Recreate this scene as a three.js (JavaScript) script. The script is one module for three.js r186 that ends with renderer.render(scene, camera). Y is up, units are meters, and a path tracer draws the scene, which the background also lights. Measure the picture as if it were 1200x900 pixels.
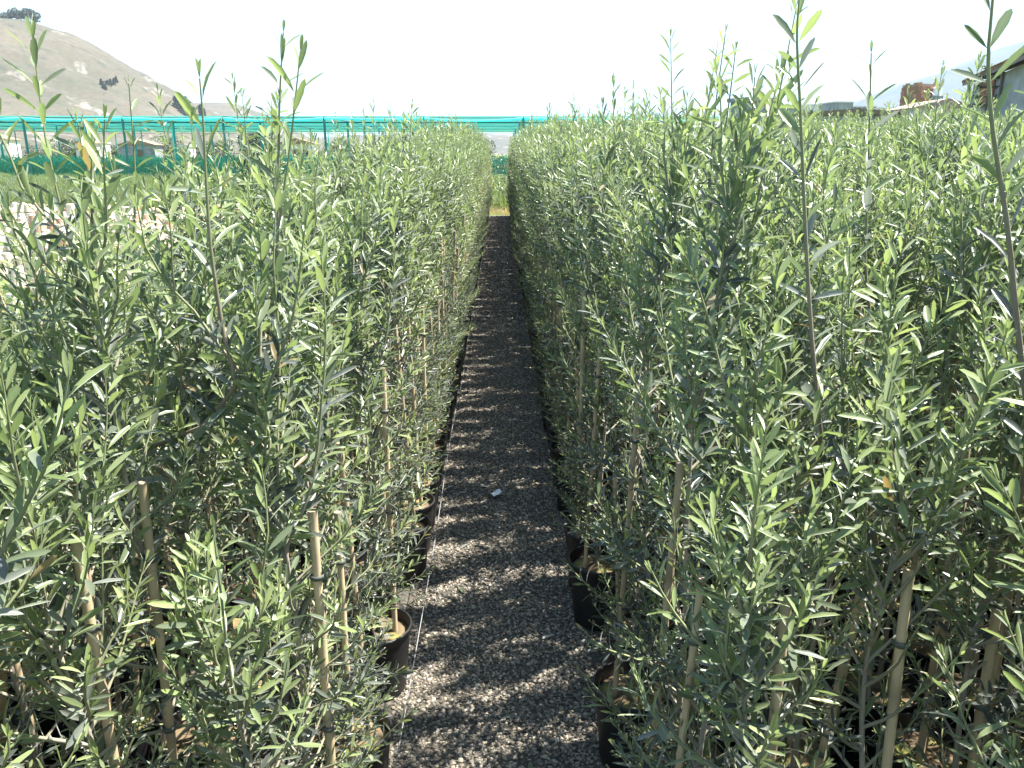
import * as THREE from 'three';
import { mergeGeometries } from 'three/addons/utils/BufferGeometryUtils.js';
import { ImprovedNoise } from 'three/addons/math/ImprovedNoise.js';

// ---------------------------------------------------------------- camera, sky, sun, exposure
const EYE = 1.5, F = 930, PITCH = Math.atan(270 / F), YAW = Math.atan(14 / F * Math.cos(PITCH));
const scene = new THREE.Scene();
const camera = new THREE.PerspectiveCamera(2 * Math.atan(450 / F) * 180 / Math.PI, 4 / 3, 0.05, 30000);
camera.position.set(0, EYE, 0);
camera.rotation.order = 'YXZ';
camera.rotation.set(-PITCH, -YAW, 0);
camera.updateMatrixWorld(true);

const renderer = new THREE.WebGLRenderer({ antialias: true });
renderer.toneMapping = THREE.LinearToneMapping;
renderer.toneMappingExposure = 4.0;
renderer.shadowMap.enabled = true;

const SUN_EL = 62.5 * Math.PI / 180, SUN_AZ = 17 * Math.PI / 180;       // azimuth: from the +x side, turned ahead
const sunDir = new THREE.Vector3(Math.cos(SUN_EL) * Math.cos(SUN_AZ), Math.sin(SUN_EL), -Math.cos(SUN_EL) * Math.sin(SUN_AZ));
{
  const W = 512, H = 256, d = new Float32Array(W * H * 4), v = new THREE.Vector3();
  for (let j = 0; j < H; j++) for (let i = 0; i < W; i++) {
    const el = ((j + 0.5) / H - 0.5) * Math.PI, az = ((i + 0.5) / W - 0.5) * 2 * Math.PI;
    v.set(Math.cos(el) * Math.cos(az), Math.sin(el), Math.cos(el) * Math.sin(az));
    const up = Math.max(0, el), t = Math.exp(-up * 3.6), g = Math.exp(-v.angleTo(sunDir) / 0.42);
    const k = (j * W + i) * 4, lo = el < 0 ? 0.6 : 1;
    d[k] = (0.04 + 0.25 * t + 0.5 * g) * lo; d[k + 1] = (0.125 + 0.30 * t + 0.48 * g) * lo; d[k + 2] = (0.29 + 0.20 * t + 0.42 * g) * lo; d[k + 3] = 1;
  }
  const sky = new THREE.DataTexture(d, W, H, THREE.RGBAFormat, THREE.FloatType);
  sky.mapping = THREE.EquirectangularReflectionMapping; sky.magFilter = THREE.LinearFilter; sky.minFilter = THREE.LinearFilter; sky.needsUpdate = true;
  scene.background = sky; scene.environment = sky;
}
const sun = new THREE.DirectionalLight(new THREE.Color(1, 0.95, 0.87), 5);
sun.position.copy(sunDir).multiplyScalar(60); sun.target.position.set(0, 0, 0);
sun.castShadow = true; sun.shadow.radius = 1; sun.shadow.mapSize.set(4096, 4096);
Object.assign(sun.shadow.camera, { left: -30, right: 30, top: 30, bottom: -30, near: 1, far: 160 });
scene.add(sun, sun.target);
scene.fog = new THREE.FogExp2(0xd0e1ef, 0.00017);

// ---------------------------------------------------------------- helpers
function rng(seed) { let a = seed >>> 0; return () => { a = (a + 0x6D2B79F5) | 0; let t = Math.imul(a ^ (a >>> 15), 1 | a); t = (t + Math.imul(t ^ (t >>> 7), 61 | t)) ^ t; return ((t ^ (t >>> 14)) >>> 0) / 4294967296; }; }
const noise = new ImprovedNoise();
const fbm = (x, y, z = 0, o = 4) => { let s = 0, a = 0.5; for (let i = 0; i < o; i++) { s += a * noise.noise(x, y, z); x *= 2.03; y *= 2.03; z *= 2.03; a *= 0.5; } return s; };
const V = (x, y, z) => new THREE.Vector3(x, y, z);
const lerp = (a, b, t) => a + (b - a) * t, clamp = (x, a = 0, b = 1) => Math.min(b, Math.max(a, x));
const smooth = (a, b, x) => { const t = clamp((x - a) / (b - a)); return t * t * (3 - 2 * t); };
const col = (r, g, b) => new THREE.Color().setRGB(r, g, b);
// a photograph pixel gives a direction; the distance comes from the ground, a height, or the depth z of what it belongs to
function ray(px, py) { return V((px - 600) / F, (450 - py) / F, -1).applyQuaternion(camera.quaternion); }
function atZ(px, py, z) { const r = ray(px, py); return r.multiplyScalar(-z / r.z).add(camera.position); }
function atY(px, py, y) { const r = ray(px, py); return r.multiplyScalar((y - EYE) / r.y).add(camera.position); }
const inv = camera.matrixWorld.clone().invert();
function toPix(p) { const q = p.clone().applyMatrix4(inv); return [600 + F * q.x / -q.z, 450 - F * q.y / -q.z, -q.z]; }

const counts = {};
function numbered(n) { const k = counts[n] = (counts[n] ?? -1) + 1; return k ? n + '_' + String(k).padStart(3, '0') : n; }
function tag(o, label, category, group, kind) { if (label) o.userData.label = label; if (category) o.userData.category = category; if (group) o.userData.group = group; if (kind) o.userData.kind = kind; return o; }
function mesh(name, g, m, parent) { const o = new THREE.Mesh(g, m); o.name = parent ? name : numbered(name); o.castShadow = o.receiveShadow = true; (parent ?? scene).add(o); return o; }
function thing(name, label, category, group, pos) { const o = new THREE.Group(); o.name = numbered(name); if (pos) o.position.copy(pos); scene.add(o); return tag(o, label, category, group); }
function box(w, h, d, x = 0, y = 0, z = 0) { return new THREE.BoxGeometry(w, h, d).translate(x, y, z); }
const std = (c, roughness = 0.9, extra = {}) => new THREE.MeshStandardMaterial({ color: c, roughness, ...extra });

// raw triangle collector with normals and colours
class Geo {
  constructor() { this.p = []; this.n = []; this.c = []; this.i = []; }
  get count() { return this.p.length / 3; }
  v(p, n, c) { this.p.push(p.x, p.y, p.z); this.n.push(n.x, n.y, n.z); this.c.push(c.r, c.g, c.b); return this.count - 1; }
  t(a, b, c) { this.i.push(a, b, c); }
  build() {
    const g = new THREE.BufferGeometry();
    g.setAttribute('position', new THREE.Float32BufferAttribute(this.p, 3)); g.setAttribute('normal', new THREE.Float32BufferAttribute(this.n, 3));
    g.setAttribute('color', new THREE.Float32BufferAttribute(this.c, 3)); g.setIndex(this.i); return g;
  }
}
// tapered tube along points with radii
function tube(G, pts, radii, c, sides = 5, cap = true) {
  const ref = V(0.31, 0.1, 0.95).normalize(), rings = [];
  for (let k = 0; k < pts.length; k++) {
    const d = pts[Math.min(k + 1, pts.length - 1)].clone().sub(pts[Math.max(k - 1, 0)]).normalize();
    const a = ref.clone().addScaledVector(d, -ref.dot(d)).normalize(), b = d.clone().cross(a), ring = [];
    for (let s = 0; s < sides; s++) {
      const th = s / sides * Math.PI * 2, n = a.clone().multiplyScalar(Math.cos(th)).addScaledVector(b, Math.sin(th));
      ring.push(G.v(pts[k].clone().addScaledVector(n, radii[k]), n, c[k] ?? c));
    }
    rings.push(ring);
  }
  for (let k = 0; k + 1 < rings.length; k++) for (let s = 0; s < sides; s++) {
    const s2 = (s + 1) % sides; G.t(rings[k][s], rings[k][s2], rings[k + 1][s2]); G.t(rings[k][s], rings[k + 1][s2], rings[k + 1][s]);
  }
  if (cap) {
    const e = pts.length - 1, d = pts[e].clone().sub(pts[e - 1]).normalize(), ce = c[e] ?? c;
    const m = G.v(pts[e], d, ce), ring = rings[e].map((q) => G.v(V(G.p[q * 3], G.p[q * 3 + 1], G.p[q * 3 + 2]), d, ce));
    for (let s = 0; s < sides; s++) G.t(m, ring[s], ring[(s + 1) % sides]);
  }
}
function spline(pts, n) { return new THREE.CatmullRomCurve3(pts, false, 'centripetal').getPoints(n); }

// a lance-shaped leaf: base, two rows of three, tip; folded at the midrib and curved
function leafInto(G, L) {
  const { base, d, n, len, wid, curl, fold, c } = L, s = d.clone().cross(n);
  const at = (t, w, lift) => base.clone().addScaledVector(d, t * len).addScaledVector(n, -curl * len * t * t + lift).addScaledVector(s, w);
  const c2 = L.c2 ?? c, tl = d.clone().multiplyScalar(curl * 1.2);
  const nm = n.clone().add(tl).normalize(), nl = nm.clone().addScaledVector(s, fold * 1.6).normalize(), nr = nm.clone().addScaledVector(s, -fold * 1.6).normalize();
  const h = wid / 2, b = G.v(base, n, c2), rows = [];
  for (const [t, w] of [[0.26, 0.66], [0.58, 1], [0.87, 0.68]]) {
    const f = fold * wid * 0.5 * w;
    rows.push([G.v(at(t, -h * w, f), nl, c), G.v(at(t, 0, 0), nm, c2), G.v(at(t, h * w, f), nr, c)]);
  }
  const e = G.v(at(1, 0, 0), nm, c), [A, , C] = rows;
  G.t(b, A[1], A[0]); G.t(b, A[2], A[1]);
  for (let k = 0; k < 2; k++) { const P = rows[k], Q = rows[k + 1]; G.t(P[0], P[1], Q[1]); G.t(P[0], Q[1], Q[0]); G.t(P[1], P[2], Q[2]); G.t(P[1], Q[2], Q[1]); }
  G.t(C[0], C[1], e); G.t(C[1], C[2], e);
}

// ---------------------------------------------------------------- materials
const M = {
  leaf: new THREE.MeshPhysicalMaterial({ vertexColors: true, roughness: 1, clearcoat: 1, clearcoatRoughness: 0.28, transmission: 0.52, thickness: 0, side: THREE.DoubleSide }),
  bark: std(0xffffff, 0.85, { vertexColors: true }),
  bamboo: std(0xffffff, 0.6, { vertexColors: true }),
  pot: new THREE.MeshPhysicalMaterial({ color: col(0.014, 0.014, 0.015), roughness: 0.5 }),
  soil: std(0xffffff, 1, { vertexColors: true }),
  tie: std(col(0.09, 0.1, 0.09), 0.6),
  vc: std(0xffffff, 0.95, { vertexColors: true }),
};
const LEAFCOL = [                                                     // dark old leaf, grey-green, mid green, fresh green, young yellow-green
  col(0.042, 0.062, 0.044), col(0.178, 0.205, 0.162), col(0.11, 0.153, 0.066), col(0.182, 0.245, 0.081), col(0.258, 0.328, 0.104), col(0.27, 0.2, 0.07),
];

// ---------------------------------------------------------------- olive sapling
const UP = V(0, 1, 0);
function perp(t, r) { const a = Math.abs(t.y) < 0.9 ? UP : V(1, 0, 0); const u = a.clone().cross(t).normalize(), w = t.clone().cross(u); const th = r() * Math.PI * 2; return u.multiplyScalar(Math.cos(th)).addScaledVector(w, Math.sin(th)); }
function leavesAlong(out, pts, r, { from = 0.1, size = 0.045, gap = 0.021, keep = 1, vigour = 0.5 }) {
  const curve = new THREE.CatmullRomCurve3(pts, false, 'centripetal'), total = curve.getLength();
  let side = perp(curve.getTangentAt(0.5), r), k = 0;
  for (let s = total * from; s < total; s += gap * lerp(0.8, 1.25, r()), k++) {
    const u = s / total, p = curve.getPointAt(u), t = curve.getTangentAt(u), toTip = total - s;
    side = side.addScaledVector(t, -side.dot(t)).normalize();
    const dir = k % 2 ? side.clone() : side.clone().applyAxisAngle(t, Math.PI / 2 + (r() - 0.5) * 0.5);
    const tip = clamp(1 - toTip / 0.10), spread = lerp(lerp(0.55, 1.15, r()), 0.32, tip * tip);
    for (const sg of [1, -1]) {
      if (r() > keep) continue;
      const rad = dir.clone().multiplyScalar(sg), a = spread + (r() - 0.5) * 0.5;
      const d = t.clone().multiplyScalar(Math.cos(a)).addScaledVector(rad, Math.sin(a)).add(V((r() - 0.5) * 0.2, (r() - 0.35) * 0.2, (r() - 0.5) * 0.2)).normalize();
      let n = t.clone().addScaledVector(d, -t.dot(d)).normalize(); n.applyAxisAngle(d, (r() - 0.5) * 1.6);
      const len = size * lerp(0.75, 1.2, r()) * lerp(1, 0.42, tip * tip * tip), wid = len * lerp(0.16, 0.235, r());
      const q = r(); let cl;
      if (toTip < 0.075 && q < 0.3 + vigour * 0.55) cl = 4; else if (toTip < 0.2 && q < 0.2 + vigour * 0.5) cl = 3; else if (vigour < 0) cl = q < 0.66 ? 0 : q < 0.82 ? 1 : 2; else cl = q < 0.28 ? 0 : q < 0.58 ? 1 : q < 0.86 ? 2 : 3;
      if (r() < 0.004) cl = 5;
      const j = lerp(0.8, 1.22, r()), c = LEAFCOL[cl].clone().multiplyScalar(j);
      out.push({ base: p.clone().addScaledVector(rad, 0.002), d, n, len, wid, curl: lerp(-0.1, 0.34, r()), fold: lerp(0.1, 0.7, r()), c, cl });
    }
  }
  // closed bud pair at the tip
  const e = pts[pts.length - 1], t = curve.getTangentAt(1);
  for (const sg of [1, -1]) out.push({ base: e.clone(), d: t.clone().addScaledVector(side, sg * 0.14).normalize(), n: side.clone().multiplyScalar(-sg), len: size * 0.42, wid: size * 0.1, curl: 0.04, fold: 0.4, c: LEAFCOL[4].clone(), cl: 4 });
}
const BARK_OLD = col(0.2, 0.165, 0.12), BARK_NEW = col(0.19, 0.215, 0.1), BARK_GREY = col(0.31, 0.275, 0.22);
function growSapling(seed, o = {}) {
  const r = rng(seed * 7919 + 13), H = o.H ?? lerp(1.32, 1.56, r()), leaves = [], bark = new Geo();
  const stakeX = o.edge ? -0.05 * o.edge : 0.022, lean = o.lean ?? V((r() - 0.5) * 0.07, 0, (r() - 0.5) * 0.07), top = o.top ?? lerp(0.92, 1.14, r());
  // main stem
  const stem = [], wob = r() * 9;
  for (let k = 0; k <= 8; k++) { const u = k / 8, y = 0.2 + (H - 0.2) * u; stem.push(V(lean.x * u * 1.1 + 0.028 * Math.sin(wob + u * 7) * u - 0.004, y, lean.z * u * 1.1 + 0.028 * Math.cos(wob * 1.7 + u * 6) * u)); }
  const sp = spline(stem, 18);
  tube(bark, sp, sp.map((_, k) => lerp(0.0075, 0.0012, Math.pow(k / 18, 0.8))), sp.map((_, k) => BARK_OLD.clone().lerp(BARK_GREY, clamp(k / 7)).lerp(BARK_NEW, smooth(0.6, 0.9, k / 18))), 6);
  const curve = new THREE.CatmullRomCurve3(stem, false, 'centripetal');
  const bare = o.bare ?? 0.05;
  leavesAlong(leaves, stem.slice(4), r, { from: 0, size: lerp(0.05, 0.058, r()), gap: 0.025, vigour: 0.6 });
  // side shoots
  const nb = Math.round(lerp(36, 44, r()) * (o.density ?? 1));
  let az = r() * 7; const lowN = o.edge ? 36 : 0;
  for (let k = -lowN; k < nb; k++) {
    const u = k < 0 ? lerp(0.06, k < -18 ? 0.46 : 0.3, r()) : lerp(bare, 0.9, (k + r() * 0.8) / nb), b = curve.getPointAt(u); az += 2.4 + (r() - 0.5) * 0.8;
    const el = lerp(0.1, 1.12, Math.pow(u, 0.8)) + (r() - 0.5) * 0.35, L = (k < 0 ? lerp(0.1, 0.2, r()) : lerp(0.15, 0.31, r()) * (u > 0.35 && r() < 0.2 ? 1.4 : 1) * lerp(0.85, 0.85, u));
    if (k < 0) az = k < -18 ? (k % 2 ? 1 : -1) * (Math.PI / 2 + (r() - 0.5) * 0.8) : (o.edge < 0 ? 0 : Math.PI) + (r() - 0.5) * 2.6;
    const out = V(Math.cos(az), 0, Math.sin(az)), pts = [b.clone()];
    for (let s = 1; s <= 4; s++) { const e2 = el + 0.14 * s * (r() * 0.8 + 0.3); pts.push(pts[s - 1].clone().addScaledVector(out, Math.cos(e2) * L / 4).add(V((r() - 0.5) * 0.012, Math.sin(e2) * L / 4, (r() - 0.5) * 0.012))); }
    if (o.edge) { const sg = o.edge; for (const p of pts) p.x *= sg; b.x *= sg; const lim = (r() < 0.15 ? -0.16 - 0.12 * r() : -0.1 - 0.08 * r()) * (o.over ? lerp(1.1, 1.9, u) : 1); if (pts[4].x < lim) { const f = clamp((lim - b.x) / (pts[4].x - b.x), 0.15, 1); for (const p of pts) p.x = b.x + (p.x - b.x) * f; } for (const p of pts) p.x *= sg; b.x *= sg; }
    const s2 = spline(pts, 6);
    tube(bark, s2, s2.map((_, q) => lerp(0.0032, 0.0009, q / 6)), s2.map((_, q) => BARK_GREY.clone().lerp(BARK_NEW, clamp(q / 4))), 4, false);
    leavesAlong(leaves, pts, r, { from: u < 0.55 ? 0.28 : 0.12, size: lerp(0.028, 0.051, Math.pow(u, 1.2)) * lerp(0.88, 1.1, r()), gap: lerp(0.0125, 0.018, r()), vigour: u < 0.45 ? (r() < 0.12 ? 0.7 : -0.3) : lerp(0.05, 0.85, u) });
  }
  for (let k = 0; k < (o.leaders ?? 4); k++) {                        // slim upright leaders that rise past the crown
    const u = lerp(0.6, 0.82, r()), b = curve.getPointAt(u), a = r() * 6.283, up = H * lerp(0.9, 1.13, r()) - b.y, w = lerp(0.04, 0.11, r()), pts = [b.clone()];
    for (let q = 1; q <= 4; q++) pts.push(V(b.x + Math.cos(a) * w * Math.sqrt(q / 4) + (r() - 0.5) * 0.012, b.y + up * q / 4, b.z + Math.sin(a) * w * Math.sqrt(q / 4) + (r() - 0.5) * 0.012));
    const s4 = spline(pts, 8); tube(bark, s4, s4.map((_, q) => lerp(0.003, 0.0009, q / 8)), s4.map((_, q) => BARK_GREY.clone().lerp(BARK_NEW, clamp(q / 4))), 4, false);
    leavesAlong(leaves, pts, r, { from: 0.08, size: lerp(0.042, 0.054, r()), gap: lerp(0.019, 0.025, r()), vigour: 0.75 });
  }
  for (const ex of o.extras ?? []) {                                  // a shoot with a course of its own
    const s3 = spline(ex.pts, 16);
    tube(bark, s3, s3.map((_, q) => lerp(ex.r ?? 0.004, 0.0011, q / 16)), s3.map((_, q) => BARK_OLD.clone().lerp(BARK_NEW, smooth(0.3, 0.75, q / 16))), 6);
    leavesAlong(leaves, ex.pts, r, { from: ex.from ?? 0.25, size: ex.size ?? 0.056, gap: ex.gap ?? 0.028, vigour: 0.7, keep: ex.keep ?? 0.9 });
  }
  // bamboo stake with nodes
  const stake = new Geo(), sr = o.sr ?? lerp(0.0065, 0.0085, r()), n = 22, sp0 = V(stakeX, 0.06, 0.006), sp1 = V(stakeX + lean.x, top, 0.006 + lean.z), pts = [], rad = [], cc = [];
  const tone = lerp(0.8, 1.15, r()), straw = col(0.52 * tone, 0.41 * tone, 0.26 * tone);
  for (let k = 0; k <= n; k++) { const node = k % 5 === 2; pts.push(sp0.clone().lerp(sp1, k / n)); rad.push(sr * (node ? 1.13 : 1) * lerp(1, 0.9, k / n)); cc.push(straw.clone().multiplyScalar(node ? 0.62 : lerp(0.85, 1.12, r()))); }
  tube(stake, pts, rad, cc, 7);
  return { leaves, bark, stake, sr, sp0, sp1, top, stem: curve, r };
}
function foliage(list) { const G = new Geo(); for (const L of list) leafInto(G, L); return G.build(); }
// pot: black, tapered, with a rolled rim; soil inside
const potGeo = new THREE.LatheGeometry([[0.0, 0.004], [0.078, 0.004], [0.082, 0.012], [0.1, 0.2], [0.103, 0.222], [0.108, 0.224], [0.109, 0.236], [0.105, 0.24], [0.1, 0.236], [0.097, 0.2]].map(([x, y]) => new THREE.Vector2(x * 0.93, y * 0.94)), 20);
function makeSoil(seed) {
  const r = rng(seed), G = new Geo(), rows = [], nr = 5, ns = 16;
  const cAt = (x, z) => { const f = fbm(x * 28 + seed, z * 28, seed, 3); return f > 0.16 ? col(0.2, 0.19, 0.05) : f > -0.06 ? col(0.15, 0.11, 0.06) : col(0.09, 0.065, 0.04); };
  for (let k = 0; k <= nr; k++) { const row = []; for (let s = 0; s < ns; s++) { const R = 0.09 * k / nr, th = s / ns * 6.2832, x = R * Math.cos(th), z = R * Math.sin(th), y = 0.19 + 0.016 * (1 - k / nr) + fbm(x * 40, z * 40, seed, 2) * 0.03 * (1 - k / nr * 0.7); row.push(G.v(V(x, y, z), UP, cAt(x, z))); } rows.push(row); }
  for (let k = 0; k < nr; k++) for (let s = 0; s < ns; s++) { const q = (s + 1) % ns; G.t(rows[k][s], rows[k + 1][q], rows[k + 1][s]); G.t(rows[k][s], rows[k][q], rows[k + 1][q]); }
  const g = G.build(); g.computeVertexNormals(); return g;
}
const soils = [11, 22, 33].map(makeSoil);
function tieGeo(P, y) { const u = (y - P.sp0.y) / (P.sp1.y - P.sp0.y), a = P.sp0.clone().lerp(P.sp1, u), us = clamp((y - 0.2) / 1.2), b = P.stem.getPointAt(us), m = a.clone().lerp(b, 0.35), g = new THREE.TorusGeometry(1, 0.16, 5, 12); g.rotateX(Math.PI / 2); g.scale(P.sr * 1.35, 0.03, P.sr * 1.35); g.translate(a.x, y, a.z); return g; }
function saplingGroup(P, i) {
  const g = new THREE.Group();
  mesh('pot', potGeo, M.pot, g); mesh('soil', soils[i % 3], M.soil, g);
  mesh('stake', P.stake.build(), M.bamboo, g);
  mesh('tie', tieGeo(P, P.top * 0.58), M.tie, g); mesh('tie', tieGeo(P, P.top * 0.88), M.tie, g);
  mesh('stem', P.bark.build(), M.bark, g);
  return g;
}

// ---------------------------------------------------------------- the ground, the path, the yard
const PATH = [-0.24, 0.206];
{
  const tex = (n, f) => { const d = new Uint8Array(n * n * 4); for (let j = 0; j < n; j++) for (let i = 0; i < n; i++) { const c = f(i / n, j / n); for (let q = 0; q < 3; q++) d[(j * n + i) * 4 + q] = clamp(c[q] * 255, 0, 255); d[(j * n + i) * 4 + 3] = 255; } const t = new THREE.DataTexture(d, n, n); t.colorSpace = THREE.SRGBColorSpace; t.wrapS = t.wrapT = THREE.RepeatWrapping; t.magFilter = THREE.LinearFilter; t.minFilter = THREE.LinearMipmapLinearFilter; t.generateMipmaps = true; t.needsUpdate = true; return t; };
  const sheet = (name, x0, x1, z0, z1, y, m, s) => { const g = new THREE.PlaneGeometry(x1 - x0, z0 - z1, 1, 1).rotateX(-Math.PI / 2).translate((x0 + x1) / 2, y, (z0 + z1) / 2); const p = g.attributes.position, uv = g.attributes.uv; for (let k = 0; k < p.count; k++) uv.setXY(k, p.getX(k) / s, p.getZ(k) / s); return tag(mesh(name, g, m), null, null, null, 'structure'); };
  const wrap = (f) => (u, v) => { const a = f(u, v), b = f(u - 1, v), c = f(u, v - 1), e = f(u - 1, v - 1); const su = u * u * (3 - 2 * u), sv = v * v * (3 - 2 * v); return lerp(lerp(a, b, su), lerp(c, e, su), sv); };
  const n1 = wrap((u, v) => fbm(u * 9, v * 9, 3, 5)), n2 = wrap((u, v) => fbm(u * 60, v * 60, 7, 2));
  const field = tex(512, (u, v) => { const a = n1(u, v) * 1.4 + n2(u, v) * 0.5; return [0.40 + a * 0.22, 0.43 + a * 0.14, 0.22 + a * 0.16]; });
  sheet('ground', -2500, 4000, 600, -5200, 0, std(0xffffff, 1, { map: field }), 14);
  const gr = tex(512, (u, v) => { const a = n2(u, v) * 1.6 + n1(u, v) * 0.3; const b = 0.27 + a * 0.26; return [b * 1.03, b * 0.98, b * 0.88]; });
  const bump = tex(512, (u, v) => { const a = 0.5 + n2(u, v) * 1.1; return [a, a, a]; }); bump.colorSpace = THREE.NoColorSpace;
  sheet('gravel_yard', -2.1, 12.6, 2.5, -20.4, 0.004, std(0xffffff, 1, { map: gr, bumpMap: bump, bumpScale: 0.012 }), 0.9);
  // loose gravel lying on the path
  const r = rng(5), stone = new THREE.IcosahedronGeometry(1, 0), sp = stone.attributes.position, seen = {};
  for (let k = 0; k < sp.count; k++) { const key = [sp.getX(k), sp.getY(k), sp.getZ(k)].map((q) => q.toFixed(3)).join(); const s = seen[key] ??= lerp(0.65, 1.2, r()); sp.setXYZ(k, sp.getX(k) * s, sp.getY(k) * s * 0.62, sp.getZ(k) * s); }
  stone.computeVertexNormals();
  const N = 72000, im = new THREE.InstancedMesh(stone, std(0xffffff, 0.9), N), mt = new THREE.Matrix4(), q = new THREE.Quaternion(), e = new THREE.Euler(), c = new THREE.Color();
  for (let k = 0; k < N; k++) {
    const far = k > N * 0.8, z = far ? -lerp(7, 20.3, r()) : -lerp(1.0, 7.2, Math.pow(r(), 1.25)), s = (far ? 0.009 : lerp(0.003, 0.0066, r() * r())) * (0.8 + 0.5 * r());
    q.setFromEuler(e.set((r() - 0.5) * 1.4, r() * 6.3, (r() - 0.5) * 1.4));
    mt.compose(V(lerp(PATH[0] - 0.07, PATH[1] + 0.07, r()), 0.004 + s * 0.3, z), q, V(s * lerp(0.8, 1.4, r()), s, s)); im.setMatrixAt(k, mt);
    const t = lerp(0.08, 0.36, Math.pow(r(), 1.8)), w = r(); c.setRGB(t * lerp(1.06, 1.18, w), t * 0.98, t * lerp(0.85, 0.69, w)); im.setColorAt(k, c);
  }
  im.name = 'gravel'; im.receiveShadow = im.castShadow = true; scene.add(tag(im, 'loose grey and beige gravel covering the path', 'gravel', null, 'stuff'));
}

// ---------------------------------------------------------------- the two blocks of saplings
const STEP = 0.212, rP = rng(77), spots = [];
const cols = [];
for (let k = 0; k < 6; k++) cols.push({ x: PATH[0] - 0.115 - k * STEP, side: -1, k });
for (let k = 0; k < 54; k++) cols.push({ x: PATH[1] + 0.115 + k * STEP, side: 1, k });
for (const c of cols) for (let z = c.side < 0 ? -0.28 : -0.2; z > -20.2; z -= STEP) {
  if (c.side > 0 && c.k > 9 && -z < 0.9 * (c.x - 2.6)) continue;      // far out of the frame on that side
  const wide = c.k > 26 ? 0.012 : 0.016;
  spots.push({ x: c.x + (c.k ? (rP() - 0.5) * 2 * wide : (rP() - 0.5) * 0.016), z: z + (rP() - 0.5) * (c.k < 4 ? 0.028 : 0.03), side: c.side, k: c.k, h: rP(), turn: rP() * 6.283, v: rP() });
}
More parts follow.
